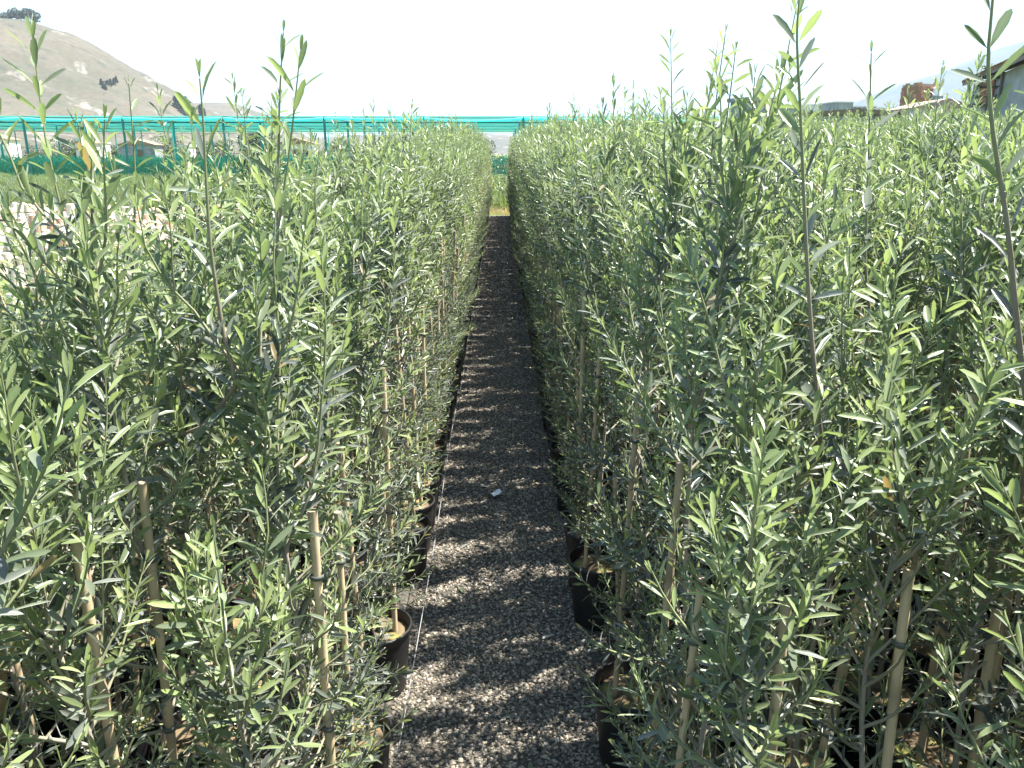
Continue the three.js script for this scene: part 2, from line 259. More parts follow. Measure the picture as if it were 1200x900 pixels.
// saplings with a course of their own, each found in the photograph: stake top [px, py, z], shoots as pixel courses at depth z
const heroes = [
  { label: 'olive sapling whose thick pale stake is cut off square above its leaves', stake: [1065, 670, 0.98], foot: [1045, 900], sr: 0.0082, H: 1.16, seed: 901, front: 1 },
  { label: 'olive sapling on a slanting bamboo stake beside the square-cut stake', stake: [1010, 692, 1.16], foot: [966, 900], sr: 0.0085, H: 1.3, seed: 902, front: 1 },
  { label: 'olive sapling with one thick stem towering past the tiled house roof', stake: [1196, 540, 1.12], foot: [1150, 850], sr: 0.0085, H: 1.26, seed: 903, shoots: [{ z: 0.98, px: [[1205, 520], [1192, 380], [1180, 260], [1163, 150], [1158, 70], [1163, 5], [1167, -50]], r: 0.0048, size: 0.056, gap: 0.036, from: 0.1, keep: 0.88 }] },
  { label: 'olive sapling whose slender wand rises clear above the concrete shed', stake: [930, 600, 1.5], foot: [928, 800], H: 1.3, seed: 904, shoots: [{ z: 1.1, px: [[962, 520], [950, 380], [943, 250], [938, 130], [934, 40], [937, -6]], size: 0.054, gap: 0.03, from: 0.1 }] },
  { label: 'olive sapling with a lone leafy shoot pointing up before the town roofs', stake: [880, 590, 1.62], foot: [876, 700], H: 1.3, seed: 905, shoots: [{ z: 1.5, px: [[1010, 420], [1014, 300], [1018, 180], [1021, 62]], size: 0.052, gap: 0.028, from: 0.08 }] },
  { label: 'olive sapling with twin forked tips against the open sky by the net end', stake: [812, 440, 2.2], foot: [808, 540], H: 1.36, seed: 906, shoots: [{ z: 1.9, px: [[828, 330], [832, 220], [838, 130], [850, 40]], size: 0.056, gap: 0.028, from: 0.1 }, { z: 1.9, px: [[832, 250], [850, 150], [862, 60]], size: 0.054, gap: 0.03, from: 0.3 }] },
  { label: 'olive sapling with a straight high tip where the net roof ends', stake: [700, 420, 2.8], foot: [703, 500], H: 1.42, seed: 907, shoots: [{ z: 2.5, px: [[786, 260], [788, 180], [787, 110], [786, 44]], size: 0.06, gap: 0.03, from: 0 }] },
  { label: 'olive sapling with a long branch drooping towards the path gravel', stake: [752, 560, 1.95], foot: [755, 700], H: 1.38, seed: 908, shoots: [{ z: 1.62, px: [[800, 790], [760, 712], [725, 632], [690, 566]], r: 0.0045, size: 0.05, gap: 0.026, from: 0.15 }] },
  { label: 'olive sapling with a low branch reaching out beside the mossy pots', stake: [820, 640, 1.5], foot: [822, 780], H: 1.3, seed: 909, shoots: [{ z: 1.32, px: [[830, 960], [780, 898], [735, 848], [692, 812]], r: 0.004, size: 0.045, gap: 0.026, from: 0.1 }] },
  { label: 'olive sapling with two thick bamboo stakes crossing the clay pot rows', stake: [24, 602, 1.3], foot: [30, 860], sr: 0.0075, H: 1.16, seed: 910, front: 1, second: 1 },
  { label: 'olive sapling on a tall bare stake beside the twine lined row', stake: [243, 584, 1.55], foot: [258, 900], sr: 0.0068, H: 1.2, seed: 911, front: 1, shoots: [{ z: 1.5, px: [[245, 700], [240, 590], [185, 490], [135, 380], [118, 300]], r: 0.0048, size: 0.046, gap: 0.03, from: 0.45 }] },
  { label: 'olive sapling whose broad leafed shoot crosses the foot of the hill', stake: [160, 640, 1.6], foot: [165, 800], H: 1.15, seed: 912, shoots: [{ z: 1.12, px: [[275, 460], [262, 390], [247, 290], [241, 200], [238, 140], [234, 92]], r: 0.0042, size: 0.062, gap: 0.038, from: 0.1 }] },
  { label: 'olive sapling with the tallest double tip rising beyond the hill foot', stake: [310, 660, 1.75], foot: [312, 840], H: 1.2, seed: 913, shoots: [{ z: 1.3, px: [[305, 520], [318, 400], [325, 280], [340, 170], [352, 60]], r: 0.004, size: 0.058, gap: 0.034, from: 0.1 }, { z: 1.34, px: [[322, 330], [326, 200], [328, 110], [332, 38]], size: 0.045, gap: 0.026, from: 0.3 }] },
  { label: 'olive sapling with a sparse thin tip in front of the green net roof', stake: [100, 560, 1.7], foot: [105, 760], H: 1.12, seed: 914, shoots: [{ z: 1.45, px: [[150, 400], [156, 300], [158, 200], [151, 98]], size: 0.042, gap: 0.032, from: 0.1 }] },
  { label: 'olive sapling with a bright low branch lying over the path gravel', stake: [385, 640, 1.85], foot: [388, 880], H: 1.34, seed: 915, shoots: [{ z: 1.42, px: [[360, 960], [412, 905], [447, 868], [482, 834]], r: 0.004, size: 0.046, gap: 0.024, from: 0.2 }] },
  { label: 'olive sapling with a pale shoot poking out over the twine', stake: [440, 560, 2.3], foot: [443, 720], H: 1.36, seed: 916, shoots: [{ z: 2.05, px: [[440, 690], [468, 625], [488, 585], [502, 545]], r: 0.003, size: 0.05, gap: 0.022, from: 0.1 }] },
];
const heroAt = [];
for (const h of heroes) {
  const T = atZ(h.stake[0], h.stake[1], h.stake[2]), B = atZ(h.foot[0], h.foot[1], h.stake[2]), k = T.y / Math.max(0.2, T.y - B.y);
  const foot = V(lerp(T.x, B.x, clamp(k, 0, 1.6)), 0, T.z);
  const minR = 0.115, lim = foot.x < 0 ? PATH[0] - minR : PATH[1] + minR; if (foot.x < 0 ? foot.x > lim : foot.x < lim) foot.x = lim;
  h.base = V(foot.x - 0.022, 0, foot.z - 0.006); h.T = T; heroAt.push(h);
}
// keep the pots apart: grid saplings give way to the ones above
const grid = spots.filter((s) => { const [px, , d] = toPix(V(s.x, 1.25, s.z)); s.near = d > 0 && d < 1.02 && px > -140 && px < 1340; return !(s.near && d < 0.74); }).filter((s) => heroAt.every((h) => Math.hypot(s.x - h.base.x, s.z - h.base.z) > 0.19));
for (let a = 0; a < heroAt.length; a++) for (let b = 0; b < a; b++) { const d = heroAt[a].base.clone().sub(heroAt[b].base), L = d.length(); if (L < 0.22) heroAt[a].base.addScaledVector(d.normalize(), 0.225 - L); }

// --- leaves that show large are meshes of their own
const leafShapes = [];
for (let s = 0; s < 3; s++) for (let c = 0; c < 6; c++) { const G = new Geo(); leafInto(G, { base: V(0, 0, 0), d: V(0, 1, 0), n: V(0, 0, 1), len: 1, wid: 1, curl: [0, 0.1, 0.2][s], fold: [0.06, 0.09, 0.12][s], c: LEAFCOL[c] }); leafShapes.push(G.build()); }
function leafMesh(L, parent) {
  const s = clamp(Math.round(L.curl / 0.1), 0, 2), o = mesh('leaf', leafShapes[s * 6 + L.cl], M.leaf, parent), sx = L.d.clone().cross(L.n);
  o.matrix.makeBasis(sx.multiplyScalar(-L.wid * -1), L.d.clone().multiplyScalar(L.len), L.n.clone().multiplyScalar(L.len)); o.matrix.setPosition(L.base); o.matrix.decompose(o.position, o.quaternion, o.scale);
  return o;
}
for (const h of heroAt) {
  const extras = (h.shoots ?? []).map((s) => { const pts = s.px.map(([x, y]) => atZ(x, y, s.z).sub(h.base)); const y0 = Math.max(0.3, pts[0].y * 0.72); pts.unshift(V(0, y0, 0)); return { ...s, pts }; });
  const lean = h.T.clone().sub(h.base); lean.y = 0; lean.x -= 0.022; lean.z -= 0.006; if (lean.length() > 0.42) lean.setLength(0.42);
  const P = growSapling(h.seed, { H: h.H, lean, top: clamp(h.T.y, 0.7, 1.15), sr: h.sr, extras, edge: h.base.x > 0 ? (h.base.x < PATH[1] + 0.2 ? 1 : 0) : (h.base.x > PATH[0] - 0.2 ? -1 : 0), density: h.front ? 0.8 : 1 });
  const g = saplingGroup(P, h.seed); g.name = numbered('olive_sapling'); g.position.copy(h.base); scene.add(tag(g, h.label, 'olive sapling', 'potted olive saplings'));
  if (h.second) { const G = new Geo(), a = V(-0.03, 0.06, 0.03), b = atZ(3, 596, h.stake[2] + 0.02).sub(h.base); const pp = [], rr = [], cc = []; for (let k = 0; k <= 18; k++) { pp.push(a.clone().lerp(b, k / 18)); rr.push(k % 5 === 2 ? 0.0085 : 0.0075); cc.push(col(0.46, 0.34, 0.19).multiplyScalar(k % 5 === 2 ? 0.65 : 1)); } tube(G, pp, rr, cc, 7); mesh('stake', G.build(), M.bamboo, g); }
  let list = P.leaves;
  if (h.front) {                                                      // the stake stands clear: no shoots between it and the path side
    list = list.filter((L) => { const w = L.base.clone().addScaledVector(L.d, L.len / 2), u = clamp((w.y - P.sp0.y) / (P.sp1.y - P.sp0.y)), s = P.sp0.clone().lerp(P.sp1, u), e = camera.position.clone().sub(h.base); const a = s.clone().sub(e), b = w.clone().sub(e); return b.length() > a.length() || a.angleTo(b) > 0.035; });
  }
  // pixel length decides which leaves are pieces of their own
  const big = [], rest = [];
  for (const L of list) { const a = toPix(L.base.clone().add(h.base)), b = toPix(L.base.clone().addScaledVector(L.d, L.len).add(h.base)); const px = Math.hypot(a[0] - b[0], a[1] - b[1]); (px > 20 && a[2] > 0.3 && b[0] > -10 && b[0] < 1210 && b[1] > -10 && b[1] < 910 ? big : rest).push([px, L]); }
  big.sort((a, b) => b[0] - a[0]); while (big.length > 160) rest.push(big.pop());
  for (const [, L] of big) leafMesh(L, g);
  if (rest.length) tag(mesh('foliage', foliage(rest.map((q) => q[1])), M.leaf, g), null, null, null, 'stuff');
}
// --- the others: a few grown saplings, copied
const free = [], edge = [], low = [];
for (let k = 0; k < 9; k++) { const P = growSapling(100 + k, {}); const g = saplingGroup(P, k); tag(mesh('foliage', foliage(P.leaves), M.leaf, g), null, null, null, 'stuff'); free.push(g); }
for (let k = 0; k < 7; k++) { const P = growSapling(200 + k, { edge: 1, lean: V(0.03 * (k % 3), 0, 0.02 * (k % 2)) }); const g = saplingGroup(P, k); tag(mesh('foliage', foliage(P.leaves), M.leaf, g), null, null, null, 'stuff'); edge.push(g); }
const edgeFar = [];
for (let k = 0; k < 5; k++) { const P = growSapling(250 + k, { edge: 1, over: true, lean: V(-0.05 + 0.02 * k, 0, 0.02 * (k % 2)) }); const g = saplingGroup(P, k); tag(mesh('foliage', foliage(P.leaves), M.leaf, g), null, null, null, 'stuff'); edgeFar.push(g); }
for (let k = 0; k < 5; k++) { const P = growSapling(300 + k, { H: lerp(0.95, 1.2, k / 4) }); const g = saplingGroup(P, k); tag(mesh('foliage', foliage(P.leaves), M.leaf, g), null, null, null, 'stuff'); low.push(g); }
const G1 = 'potted olive saplings';
for (const s of grid) {
  const [px, py, d] = toPix(V(s.x, 1.2, s.z)), seen = d > 0.3 && px > -60 && px < 1260 && py < 1000;
  s.score = seen ? Math.hypot(s.x, s.z) * (s.k === 0 ? 0.62 : s.side < 0 ? 0.95 : 1 + Math.min(s.k, 8) * 0.02) : 1e9;
  s.sy = (s.side < 0 ? lerp(0.9, 1.06, s.h) : lerp(0.92, 1.08, s.h)) * (1 + 0.17 * smooth(2.5, 12, -s.z));
  if (s.near || (s.side < 0 && s.k >= 3)) s.pool = low; else s.pool = s.k === 0 ? (s.z < -4.5 ? edgeFar : edge) : free;
  s.proto = s.pool[Math.floor(s.v * s.pool.length)];
  s.rot = s.k === 0 ? (s.side > 0 ? 0 : Math.PI) : s.turn;
}
grid.sort((a, b) => a.score - b.score);
const LABEL = { '-1e': 'olive sapling in the black pot row along the white twine', '1e': 'olive sapling in the outer pot row across the path from the twine', '-1': 'olive sapling inside the narrow block between path and clay pots', '1': 'olive sapling inside the wide block towards the tiled house' };
const single = grid.slice(0, 300 - heroes.length), rest = grid.slice(300 - heroes.length);
for (const s of single) {
  const o = s.proto.clone(); o.name = numbered('olive_sapling'); o.position.set(s.x, 0, s.z); o.rotation.y = s.rot; o.scale.set(1, s.sy, 1);
  const key = s.side + (s.k === 0 ? 'e' : ''); scene.add(tag(o, LABEL[key], 'olive sapling', { '-1e': 'saplings along the twine', '1e': 'saplings along the path across from the twine', '-1': 'saplings in the narrow block', '1': 'saplings in the wide block' }[key]));
}
{
  const massed = new THREE.Group(); massed.name = 'sapling_mass'; scene.add(tag(massed, 'dense mass of olive saplings filling the far rows of both blocks', 'olive saplings', null, 'stuff'));
  const mats = [M.pot, M.soil, M.bamboo, M.bark, M.leaf], pools = new Map();
  for (const s of rest) { const p = s.pool[Math.floor(s.v * s.pool.length)]; if (!pools.has(p)) pools.set(p, []); pools.get(p).push(s); }
  const whiteC = (g) => { const q = g.clone(); if (q.index === null) q.setIndex([...Array(q.attributes.position.count).keys()]); q.deleteAttribute('uv'); if (!q.attributes.color) q.setAttribute('color', new THREE.Float32BufferAttribute(new Float32Array(q.attributes.position.count * 3).fill(1), 3)); return q; };
  const m4 = new THREE.Matrix4(), q = new THREE.Quaternion();
  for (const [p, list] of pools) {
    const find = (n) => whiteC(p.children.find((c) => c.name === n).geometry);
    const geo = mergeGeometries([find('pot'), find('soil'), find('stake'), find('stem'), find('foliage')], true);
    const im = new THREE.InstancedMesh(geo, mats, list.length);
    list.forEach((s, k) => im.setMatrixAt(k, m4.compose(V(s.x, 0, s.z), q.setFromAxisAngle(UP, s.rot), V(1, s.sy, 1))));
    im.name = 'saplings'; im.castShadow = im.receiveShadow = true; tag(im, null, null, null, 'stuff'); massed.add(im);
  }
}
// white twine along the pots
{
  const a = atY(440, 880, 0.2), pts = []; a.x = Math.min(a.x, PATH[0] + 0.02);
  for (let k = 0; k <= 40; k++) { const z = lerp(-1.35, -20, Math.pow(k / 40, 1.5)); pts.push(V(PATH[0] + 0.002 + 0.004 * Math.sin(z * 2.3), 0.19 + 0.012 * Math.sin(z * 3.1 + 1), z)); }
  const G = new Geo(); tube(G, pts, pts.map(() => 0.0014), col(0.24, 0.24, 0.24), 5); tag(mesh('twine', G.build(), std(0xffffff, 0.7, { vertexColors: true })), 'thin white twine stretched along a row of black pots beside the path', 'twine');
}

// ---------------------------------------------------------------- litter on the path
{
  const p = atY(582, 581, 0.012), g = new THREE.PlaneGeometry(0.05, 0.038, 4, 3).rotateX(-Math.PI / 2), a = g.attributes.position;
  for (let k = 0; k < a.count; k++) a.setY(k, 0.006 + 0.01 * Math.abs(Math.sin(k * 2.7)) + (a.getX(k) > 0.01 ? 0.006 : 0)); g.computeVertexNormals(); g.rotateY(0.5);
  const o = tag(mesh('paper_scrap', g, std(col(0.72, 0.76, 0.8), 0.8, { side: THREE.DoubleSide })), 'small crumpled scrap of white paper lying on the gravel path', 'paper'); o.position.set(p.x, 0.012, p.z);
  const r = rng(31), spotsL = [[527, 570, 3], [643, 745, 3], [648, 568, 0], [612, 620, 0], [560, 400, 1], [590, 470, 1], [600, 840, 0], [540, 690, 2]];
  for (let k = 0; k < 34; k++) { const z = lerp(1.6, 9, r() ** 1.6), q = toPix(V(lerp(PATH[0] + 0.02, PATH[1] - 0.02, r()), 0.012, -z)); spotsL.push([q[0], q[1], r() < 0.35 ? 3 : Math.floor(r() * 3)]); }
  spotsL.forEach(([x, y, c], k) => { const q = atY(x, y, 0.014), G = new Geo(); leafInto(G, { base: V(-0.025, 0, 0), d: V(1, 0, 0), n: V(0, 1, 0), len: 0.05, wid: 0.013, curl: 0.12, fold: 0.3, c: c > 2 ? col(0.4, 0.42, 0.36) : LEAFCOL[c] }); const l = tag(mesh('fallen_leaf', G.build(), M.leaf), c > 2 ? 'pale dried olive leaf fallen on the gravel path' : 'dark green olive leaf fallen on the gravel path', 'leaf', c > 2 ? 'pale fallen leaves' : 'dark fallen leaves'); l.position.copy(q); l.rotation.y = r() * 6; });
}

// ---------------------------------------------------------------- rows of empty clay pots beyond the narrow block
{
  const g = new THREE.LatheGeometry([[0.018, 0.272], [0.02, 0.28], [0.07, 0.282], [0.077, 0.276], [0.098, 0.075], [0.108, 0.073], [0.113, 0.004], [0.104, 0.0], [0.092, 0.06], [0.07, 0.262], [0.018, 0.268]].map(([x, y]) => new THREE.Vector2(x, y)).reverse(), 18);
  const rimG = new THREE.TorusGeometry(0.11, 0.006, 5, 18).rotateX(Math.PI / 2).translate(0, 0.01, 0);
  const r = rng(8), mats = [[0.62, 0.48, 0.38], [0.7, 0.6, 0.5], [0.5, 0.3, 0.2], [0.66, 0.52, 0.44]].map((q) => std(col(...q), 0.95)); let n = 0;
  for (let z = -5.2, row = 0; z > -20.6; z -= 1.18, row++) for (let x = -2.0 - r() * 0.1; x > z * 0.72 - 0.4; x -= 0.232) {
    for (let d = 0; d < 1; d++) {
      const pos = V(x + (r() - 0.5) * 0.03, 0, z + (r() - 0.5) * 0.22), [px, py] = toPix(V(pos.x, 0.25, pos.z));
      if (px < -12 || px > 330 || r() < 0.03 || n >= 296) continue;
      const o = thing('clay_pot', 'pale clay pot turned upside down in the rows beyond the narrow sapling block', 'clay pot', 'empty clay pots set out in rows', pos);
      o.rotation.y = r() * 6; o.rotation.x = (r() - 0.5) * 0.14; o.rotation.z = (r() - 0.5) * 0.1; const big = lerp(0.82, 1.08, r()); o.scale.set(big, big * lerp(0.8, 1.2, r()), big); const m = mats[Math.floor(r() * 4)]; mesh('body', g, m, o); mesh('rim', rimG, m, o); n++;
    }
  }
}

// ---------------------------------------------------------------- meadow strip, straw and weeds at the path's end
function clump(seed, n, R, H, len, wid, cl, upright = 0.5) { const r = rng(seed), G = new Geo(); for (let k = 0; k < n; k++) { const th = r() * 6.283, rr = R * Math.sqrt(r()), y = H * Math.pow(r(), 0.7) * (1 - 0.45 * (rr / R) ** 2), d = V(Math.cos(th) * (1 - upright) + (r() - 0.5), upright + (r() - 0.3) * 0.8, Math.sin(th) * (1 - upright) + (r() - 0.5)).normalize(); const n0 = perp(d, r), c = cl[Math.floor(r() * cl.length)].clone().multiplyScalar(lerp(0.75, 1.25, r())); leafInto(G, { base: V(Math.cos(th) * rr, y, Math.sin(th) * rr), d, n: n0, len: len * lerp(0.7, 1.3, r()), wid: wid * lerp(0.7, 1.3, r()), curl: 0.1, fold: 0.2, c }); } return G; }
function scatter(name, label, cat, geo, mat, list) { const im = new THREE.InstancedMesh(geo, mat, list.length), m4 = new THREE.Matrix4(), q = new THREE.Quaternion(); list.forEach(([x, y, z, s, a, sy], k) => im.setMatrixAt(k, m4.compose(V(x, y, z), q.setFromAxisAngle(UP, a), V(s, s * (sy ?? 1), s)))); im.name = name; im.castShadow = im.receiveShadow = true; scene.add(tag(im, label, cat, null, 'stuff')); return im; }
{
  const r = rng(41), green = [col(0.10, 0.17, 0.03), col(0.15, 0.22, 0.045), col(0.21, 0.27, 0.06), col(0.24, 0.24, 0.09)];
  const tuft = clump(3, 26, 0.16, 0.03, 0.26, 0.011, green, 0.8).build(), list = [];
  for (let k = 0; k < 15000; k++) { const z = -lerp(21.2, 47, Math.pow(r(), 1.3)), x = lerp(z * 0.72, 3, r()); if (fbm(x * 0.35, z * 0.35, 2, 3) < -0.2 && r() < 0.7) continue; list.push([x, 0, z, lerp(0.6, 1.5, r()), r() * 6, lerp(0.6, 1.3, r())]); }
  scatter('meadow_grass', 'rough green meadow grass between the clay pots and the net house', 'grass', tuft, M.leaf, list);
  const straw = clump(4, 40, 0.2, 0.03, 0.22, 0.008, [col(0.42, 0.33, 0.13), col(0.5, 0.42, 0.2), col(0.3, 0.28, 0.08)], 0.35).build(), sl = [];
  for (let k = 0; k < 700; k++) sl.push([lerp(-1.6, 1.8, r()), 0, -lerp(20.6, 24.5, r()), lerp(0.6, 1.1, r()), r() * 6]);
  scatter('dry_grass', 'pale yellow dry grass where the gravel path ends', 'grass', straw, M.leaf, sl);
  const weed = (px, py, z, w, h, cl, label, name, flowers) => {
    const p = atZ(px, py, z); p.y = 0; const o = thing(name, label, 'shrub', null, p);
    mesh('foliage', clump(px + z, Math.round(900 * w), w, h, 0.09, 0.026, cl, 0.4).build(), M.leaf, o).userData.kind = 'stuff';
    const G = new Geo(), rr = rng(px); for (let k = 0; k < 7; k++) { const a = rr() * 6.3; tube(G, [V(0, 0, 0), V(Math.cos(a) * w * 0.3, h * 0.45, Math.sin(a) * w * 0.3), V(Math.cos(a) * w * 0.5, h * 0.85, Math.sin(a) * w * 0.5)], [0.012, 0.008, 0.004], BARK_OLD, 5); } mesh('stem', G.build(), M.bark, o);
    if (flowers) mesh('flowers', clump(px * 3, 240, w * 0.9, h * 1.02, 0.035, 0.03, [col(0.62, 0.5, 0.03), col(0.55, 0.48, 0.06)], 0.6).build(), M.leaf, o).userData.kind = 'stuff';
  };
  weed(606, 240, 23.0, 0.75, 1.0, [green[0], green[1], LEAFCOL[0]], 'green leafy shrub just past the end of the gravel path', 'shrub');
  weed(592, 226, 26.5, 1.0, 0.85, [green[1], green[2]], 'low shrub dotted with yellow flowers past the path end', 'flowering_shrub', true);
  weed(572, 215, 31, 1.1, 1.5, [green[0], LEAFCOL[0], LEAFCOL[1]], 'tall grey-green shrub between the sapling blocks and the net house', 'shrub');
}

// ---------------------------------------------------------------- green net house
const netMat = new THREE.MeshPhysicalMaterial({ color: col(0.1, 0.78, 0.8), roughness: 1, transmission: 0.62, thickness: 0, side: THREE.DoubleSide });
const steel = std(col(0.03, 0.17, 0.16), 0.55), steelPale = std(col(0.30, 0.46, 0.42), 0.6), wire = std(col(0.03, 0.06, 0.06), 0.6);
{
  const zF = 50, yT = atZ(586, 136, zF).y - 0.12, x0 = -46.2, bay = 5.95, nx = 10, rowsZ = [50, 57.5, 65, 72.5, 80, 87.5];
  const o = thing('net_house', 'long flat-roofed shade house of turquoise green netting on thin steel posts', 'net house', null, V(0, 0, 0));
  const r = rng(12);
  for (let j = 0; j < rowsZ.length; j++) for (let i = 0; i <= nx; i++) {
    const x = x0 + i * bay + 0.1 * (r() - 0.5), G = new THREE.CylinderGeometry(j < 2 ? 0.075 : 0.055, j < 2 ? 0.075 : 0.055, yT, 8).translate(x, yT / 2, -rowsZ[j]);
    mesh('post', G, j < 2 ? steel : (r() < 0.6 ? steel : steelPale), o);
  }
  for (const z of rowsZ) mesh('beam', new THREE.CylinderGeometry(z === 57.5 ? 0.05 : 0.025, z === 57.5 ? 0.05 : 0.025, bay * nx + 0.6, 6).rotateZ(Math.PI / 2).translate(x0 + bay * nx / 2, yT + 0.02, -z), wire, o);
  for (let i = 0; i <= nx; i++) mesh('roof_wire', new THREE.CylinderGeometry(0.02, 0.02, 37.5, 5).rotateX(Math.PI / 2).translate(x0 + i * bay, yT + 0.09, -68.75), wire, o);
  for (let j = 0; j + 1 < rowsZ.length; j++) for (let i = 0; i < nx; i++) {
    const g = new THREE.PlaneGeometry(bay - 0.03, 7.47, 8, 6).rotateX(-Math.PI / 2), p = g.attributes.position, s = lerp(0.0, 0.05, r());
    for (let k = 0; k < p.count; k++) { const u = p.getX(k) / bay * 2, v = p.getZ(k) / 7.47 * 2; p.setY(k, -s * (1 - u * u) * (1 - v * v) + 0.02 * fbm(u * 3, v * 3, i + j * 7)); }
    g.computeVertexNormals(); g.translate(x0 + (i + 0.5) * bay, yT + 0.12, -(rowsZ[j] + 3.75)); mesh('net_panel', g, netMat, o);
  }
  for (let i = 0; i < nx; i++) {                                      // rolled net hanging along the front
    const g = new THREE.CylinderGeometry(0.07, 0.06, bay - 0.1, 7, 6).rotateZ(Math.PI / 2), p = g.attributes.position; for (let k = 0; k < p.count; k++) { const u = p.getX(k) / bay * 2; p.setY(k, p.getY(k) - 0.16 * (1 - u * u) * (0.6 + 0.4 * Math.sin(i * 3))); } g.computeVertexNormals();
    g.translate(x0 + (i + 0.5) * bay, yT - 0.02, -49.86); mesh('rolled_net', g, netMat, o);
  }
  // seedlings under the net
  const list = []; for (let row = 0; row < 12; row++) for (let x = x0; x < x0 + bay * nx; x += 0.62) list.push([x + r() * 0.3, 0, -51.2 - row * 2.3 - r() * 0.4, lerp(0.85, 1.15, r()), r() * 6, lerp(0.85, 1.15, r())]);
  scatter('shaded_crop', 'dark green plants standing in dense rows under the netting', 'plants', clump(9, 150, 0.5, 1.15, 0.17, 0.05, [col(0.10, 0.16, 0.08), col(0.13, 0.20, 0.09), col(0.16, 0.22, 0.12)], 0.6).build(), M.leaf, list);
}

// ---------------------------------------------------------------- trees
function tree(name, label, group, pos, H, R, seed, tone, shape = 0) {
  const r = rng(seed), o = thing(name, label, 'tree', group, pos), G = new Geo(), B = new Geo();
  tube(B, [V(0, -0.3, 0), V(0.02 * H, H * 0.35, 0), V(0, H * 0.75, 0.01 * H)], [H * 0.035, H * 0.025, H * 0.008], BARK_OLD, 7);
  const lobes = []; const nl = 7 + Math.floor(r() * 7); for (let k = 0; k < nl; k++) { const a = r() * 6.3, u = r(); lobes.push(shape ? [V(Math.cos(a) * R * 0.25 * (1 - u), H * lerp(0.15, 0.95, u), Math.sin(a) * R * 0.25 * (1 - u)), R * lerp(0.6, 0.16, u)] : [V(Math.cos(a) * R * 0.55, H * lerp(0.4, 0.85, u), Math.sin(a) * R * 0.55), R * lerp(0.35, 0.6, r())]); }
  for (let k = 1; k < 6; k++) { const l = lobes[k][0]; tube(B, [V(0, l.y * 0.55, 0), l.clone().multiplyScalar(0.9)], [H * 0.014, H * 0.005], BARK_OLD, 5); }
  for (const [c, rad] of lobes) for (let k = 0; k < 130; k++) { const d = V(r() - 0.5, r() - 0.5, r() - 0.5).normalize(), rr = rad * Math.cbrt(0.25 + 0.75 * r()), ax = d.clone().add(V(r() - 0.5, r() - 0.5, r() - 0.5)).normalize(); leafInto(G, { base: c.clone().addScaledVector(d, rr), d: ax, n: perp(ax, r), len: H * 0.1, wid: H * 0.065, curl: 0.1, fold: 0.2, c: tone.clone().multiplyScalar(lerp(0.7, 1.3, r())) }); }
  mesh('trunk', B.build(), M.bark, o); mesh('crown', G.build(), M.leaf, o); return o;
}
// ---------------------------------------------------------------- hills
const UP1 = col(1, 1, 1);
const skin = (seed, x0, z0, w, d, n) => {                           // dry hillside: tan and olive grass, pale rock, scattered scrub
    const data = new Uint8Array(n * n * 4), g8 = (v) => Math.round(255 * Math.pow(clamp(v), 1 / 2.2));
    for (let j = 0; j < n; j++) for (let i = 0; i < n; i++) {
      const u = x0 + i / n * w, v = z0 + j / n * d, f = fbm(u * 0.016 + seed, v * 0.007, 1, 4), m = fbm(u * 0.07, v * 0.03, 9 + seed, 4), g = fbm(u * 0.45, v * 0.2, 3, 2), k = fbm(u * 0.035 + 7, v * 0.02, 5 + seed, 4), b = fbm(u * 0.16, v * 0.08, 21, 3);
      let t = smooth(-0.25, 0.25, f + m * 0.5), R = lerp(0.093, 0.062, t), Gr = lerp(0.078, 0.059, t), B = lerp(0.052, 0.036, t);
      const rock = smooth(0.2, 0.3, k + g * 0.25); R = lerp(R, 0.155, rock); Gr = lerp(Gr, 0.14, rock); B = lerp(B, 0.115, rock);
      if (b + g * 0.45 > 0.24) { R = lerp(R, 0.035, 0.7); Gr = lerp(Gr, 0.042, 0.7); B = lerp(B, 0.028, 0.7); }
      const q = 1 + g * 0.55 + m * 0.5, o = (j * n + i) * 4; data[o] = g8(R * q); data[o + 1] = g8(Gr * q); data[o + 2] = g8(B * q); data[o + 3] = 255;
    }
    const tx = new THREE.DataTexture(data, n, n); tx.colorSpace = THREE.SRGBColorSpace; tx.magFilter = THREE.LinearFilter; tx.minFilter = THREE.LinearFilter; tx.needsUpdate = true; return std(0xffffff, 1, { map: tx });
  };
